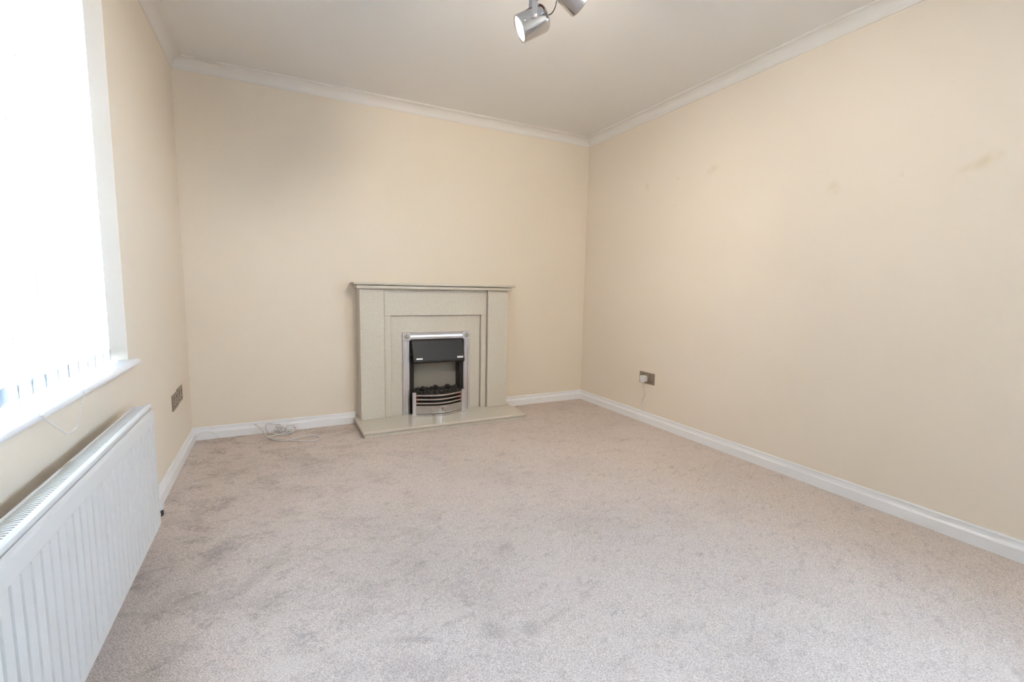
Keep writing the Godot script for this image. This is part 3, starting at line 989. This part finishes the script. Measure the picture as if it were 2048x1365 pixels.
func spotlights() -> void:
	var o := thing("ceiling_spotlight", "chrome spotlight fitting hung on a brown bar below the ceiling", "spotlight", Vector3(1.47, ROOM_H, 2.2))
	# rose, stem and bar
	var p := Vector3(1.375, 2.117, 1.986)
	var q := Vector3(1.572, 2.135, 2.53)
	var mid := (p + q) / 2
	var st := mb(true)
	lathe(st, [Vector2(0, 0), Vector2(0.055, 0), Vector2(0.055, -0.012), Vector2(0.045, -0.022), Vector2(0.012, -0.026), Vector2(0, -0.026)], Vector3(mid.x, ROOM_H, mid.z), Vector3.UP, 32)
	part("ceiling_rose", st, M.chrome, o)
	st = mb(true)
	lathe(st, [Vector2(0.008, 0), Vector2(0.008, ROOM_H - 0.02 - 2.13)], Vector3(mid.x, 2.13, mid.z), Vector3.UP, 16)
	part("stem", st, M.chrome, o)
	st = mb()
	var d := (q - p).normalized()
	var sd := d.cross(Vector3.UP).normalized()
	var prof := PackedVector2Array([Vector2(-0.024, -0.010), Vector2(-0.018, -0.016), Vector2(0.018, -0.016), Vector2(0.024, -0.010), Vector2(0.024, 0.010), Vector2(0.018, 0.016), Vector2(-0.018, 0.016), Vector2(-0.024, 0.010)])
	extrude(st, prof, sd, Vector3.UP, p, q)
	part("wooden_bar", st, M.copper_wood, o).set_meta("label", "reddish brown bar")
	spot_can(o, Vector3(1.3869, 1.9956, 2.0250), Vector3(-0.829, -0.4644, -0.3118), 0.108, 0.0462, Vector3(1.386, 2.098, 2.024), 0.35, 60.0, Color(1.0, 0.97, 0.93))
	spot_can(o, Vector3(1.4490, 2.0420, 2.1690), Vector3(0.9033, -0.4251, -0.0574), 0.108, 0.0462, Vector3(1.444, 2.107, 2.171), 0.6, 58.0, Color(1.0, 0.96, 0.90))
	spot_can(o, Vector3(1.563, 2.05, 2.505), Vector3(0.16, -0.36, -0.92), 0.108, 0.0462, Vector3(1.557, 2.130, 2.485), 1.05, 65.0, Color(1.0, 0.94, 0.85))  # unseen third can, out of view, placed to light the back wall
	st = mb(true)
	tube(st, [Vector3(1.455, 2.043, 2.016), Vector3(1.469, 2.052, 2.017), Vector3(1.479, 2.066, 2.02), Vector3(1.486, 2.088, 2.022), Vector3(1.484, 2.112, 2.03), Vector3(1.455, 2.128, 2.08)], 0.002, 8, 5)
	part("flex", st, M.dark_wire, o)
	st = mb(true)
	tube(st, [Vector3(1.410, 2.075, 1.99), Vector3(1.418, 2.088, 1.988), Vector3(1.426, 2.102, 1.990), Vector3(1.425, 2.112, 2.02)], 0.002, 8, 5)
	part("flex", st, M.dark_wire, o)


# ==================================================================== the blind
func blind() -> void:
	var xs := -0.045
	var o := thing("vertical_blind", "white vertical blind filling the window, slats weighted at the bottom", "blind", Vector3(xs, WIN_Y1, 2.2))
	var st := mb()
	box(st, Vector3(xs - 0.022, WIN_Y1 - 0.04, WIN_Z0 + 0.005), Vector3(xs + 0.022, WIN_Y1, WIN_Z1 - 0.005), 0.003)
	part("headrail", st, M.upvc, o)
	var yb := 0.746
	var k := 0
	var z := WIN_Z0 + 0.042
	while z < WIN_Z1 - 0.02:
		var ang := deg_to_rad(17.0 + 2.0 * sin(k * 2.3))
		if k == 10:
			ang = deg_to_rad(9.0)
		var dir := Vector3(sin(ang), 0, cos(ang))
		var nn := Vector3(cos(ang), 0, -sin(ang))
		var c := Vector3(xs, 0, z)
		st = mb()
		slat(st, c, dir, nn, 0.0445, yb, WIN_Y1 - 0.05, 0.0006)
		box(st, Vector3(c.x - 0.003, WIN_Y1 - 0.052, c.z - 0.006), Vector3(c.x + 0.003, WIN_Y1 - 0.038, c.z + 0.006), 0.0)
		var s := part("slat", st, M.blind_fabric, o)
		st = mb()
		slat(st, c, dir, nn, 0.0415, yb - 0.003, yb + 0.038, 0.0016)
		part("slat_weight", st, M.weight_grey, s)
		z += 0.0772
		k += 1
	# fine link chains joining the weights on both edges
	for side in [-1.0, 1.0]:
		st = mb(true)
		var zz := WIN_Z0 + 0.042
		var pts := []
		while zz < WIN_Z1 - 0.02:
			pts.append(Vector3(xs + side * 0.018 + 0.003, yb + 0.014, zz + side * 0.038))
			pts.append(Vector3(xs + side * 0.018 + 0.003, yb + 0.001, zz + side * 0.038 + 0.0386))
			zz += 0.0772
		tube(st, pts, 0.0007, 5, 3)
		part("link_chain", st, M.bead, o)
	# beaded pull chain draped over the sill
	var ch := thing("pull_chain", "white beaded pull chain hanging in a loop over the sill", "chain", Vector3(0.04, 0.64, 2.05))
	var pts2 := [Vector3(-0.08, WIN_Y1 - 0.06, 2.03), Vector3(-0.08, 1.1, 2.03), Vector3(-0.08, 0.8, 2.03), Vector3(-0.072, 0.745, 2.04), Vector3(-0.045, 0.7363, 2.065), Vector3(-0.012, 0.7355, 2.095), Vector3(0.01, 0.7355, 2.135), Vector3(0.028, 0.7355, 2.175), Vector3(0.0365, 0.728, 2.195), Vector3(0.0365, 0.708, 2.17), Vector3(0.0335, 0.68, 2.12), Vector3(0.034, 0.645, 2.06), Vector3(0.032, 0.638, 2.02), Vector3(0.033, 0.645, 1.98), Vector3(0.032, 0.688, 1.945), Vector3(0.0355, 0.718, 1.925), Vector3(0.0345, 0.732, 1.918), Vector3(0.026, 0.7358, 1.905), Vector3(0, 0.7355, 1.885), Vector3(-0.045, 0.7363, 1.86), Vector3(-0.072, 0.745, 1.85), Vector3(-0.08, 0.8, 1.85), Vector3(-0.08, 1.1, 1.85), Vector3(-0.08, WIN_Y1 - 0.06, 1.85)]
	st = mb(true)
	tube(st, pts2, 0.0007, 6, 6)
	part("cord", st, M.bead, ch)
	var cv := Curve3D.new()
	for i in pts2.size():
		var t: Vector3 = (pts2[mini(i + 1, pts2.size() - 1)] - pts2[maxi(i - 1, 0)]) / 6.0
		cv.add_point(pts2[i], -t, t)
	st = mb(true)
	var L := cv.get_baked_length()
	var s2 := 0.0
	while s2 < L:
		var p := cv.sample_baked(s2)
		if not (p.y < 0.646 and p.z < 2.06 and p.z > 1.985):  # a plain joining link at the lowest point
			ball(st, p, 0.0020, 6)
		s2 += 0.0064
	part("beads", st, M.bead, ch).set_meta("kind", "stuff")
	st = mb(true)
	ball(st, Vector3(0.0375, 0.727, 2.194), 0.0036, 10)
	part("stop_ball", st, M.bead, ch)
	st = mb(true)
	tube(st, [Vector3(0.034, 0.6435, 2.058), Vector3(0.032, 0.638, 2.02), Vector3(0.033, 0.644, 1.984)], 0.0016, 8, 4)
	part("joining_link", st, M.bead, ch)


func slat(st: SurfaceTool, c: Vector3, dir: Vector3, nn: Vector3, hw: float, ya: float, yb: float, t: float) -> void:
	var q := []
	for e in [[-1, -1], [1, -1], [1, 1], [-1, 1]]:
		q.append(c + dir * (hw * e[0]) + nn * (t * e[1]))
	var A := Vector3(0, ya, 0)
	var B := Vector3(0, yb, 0)
	var ns := [-nn, dir, nn, -dir]
	for i in 4:
		var j := (i + 1) % 4
		quad(st, q[i] + A, q[j] + A, q[j] + B, q[i] + B, ns[i])
	quad(st, q[0] + A, q[1] + A, q[2] + A, q[3] + A, Vector3.DOWN)
	quad(st, q[0] + B, q[1] + B, q[2] + B, q[3] + B, Vector3.UP)
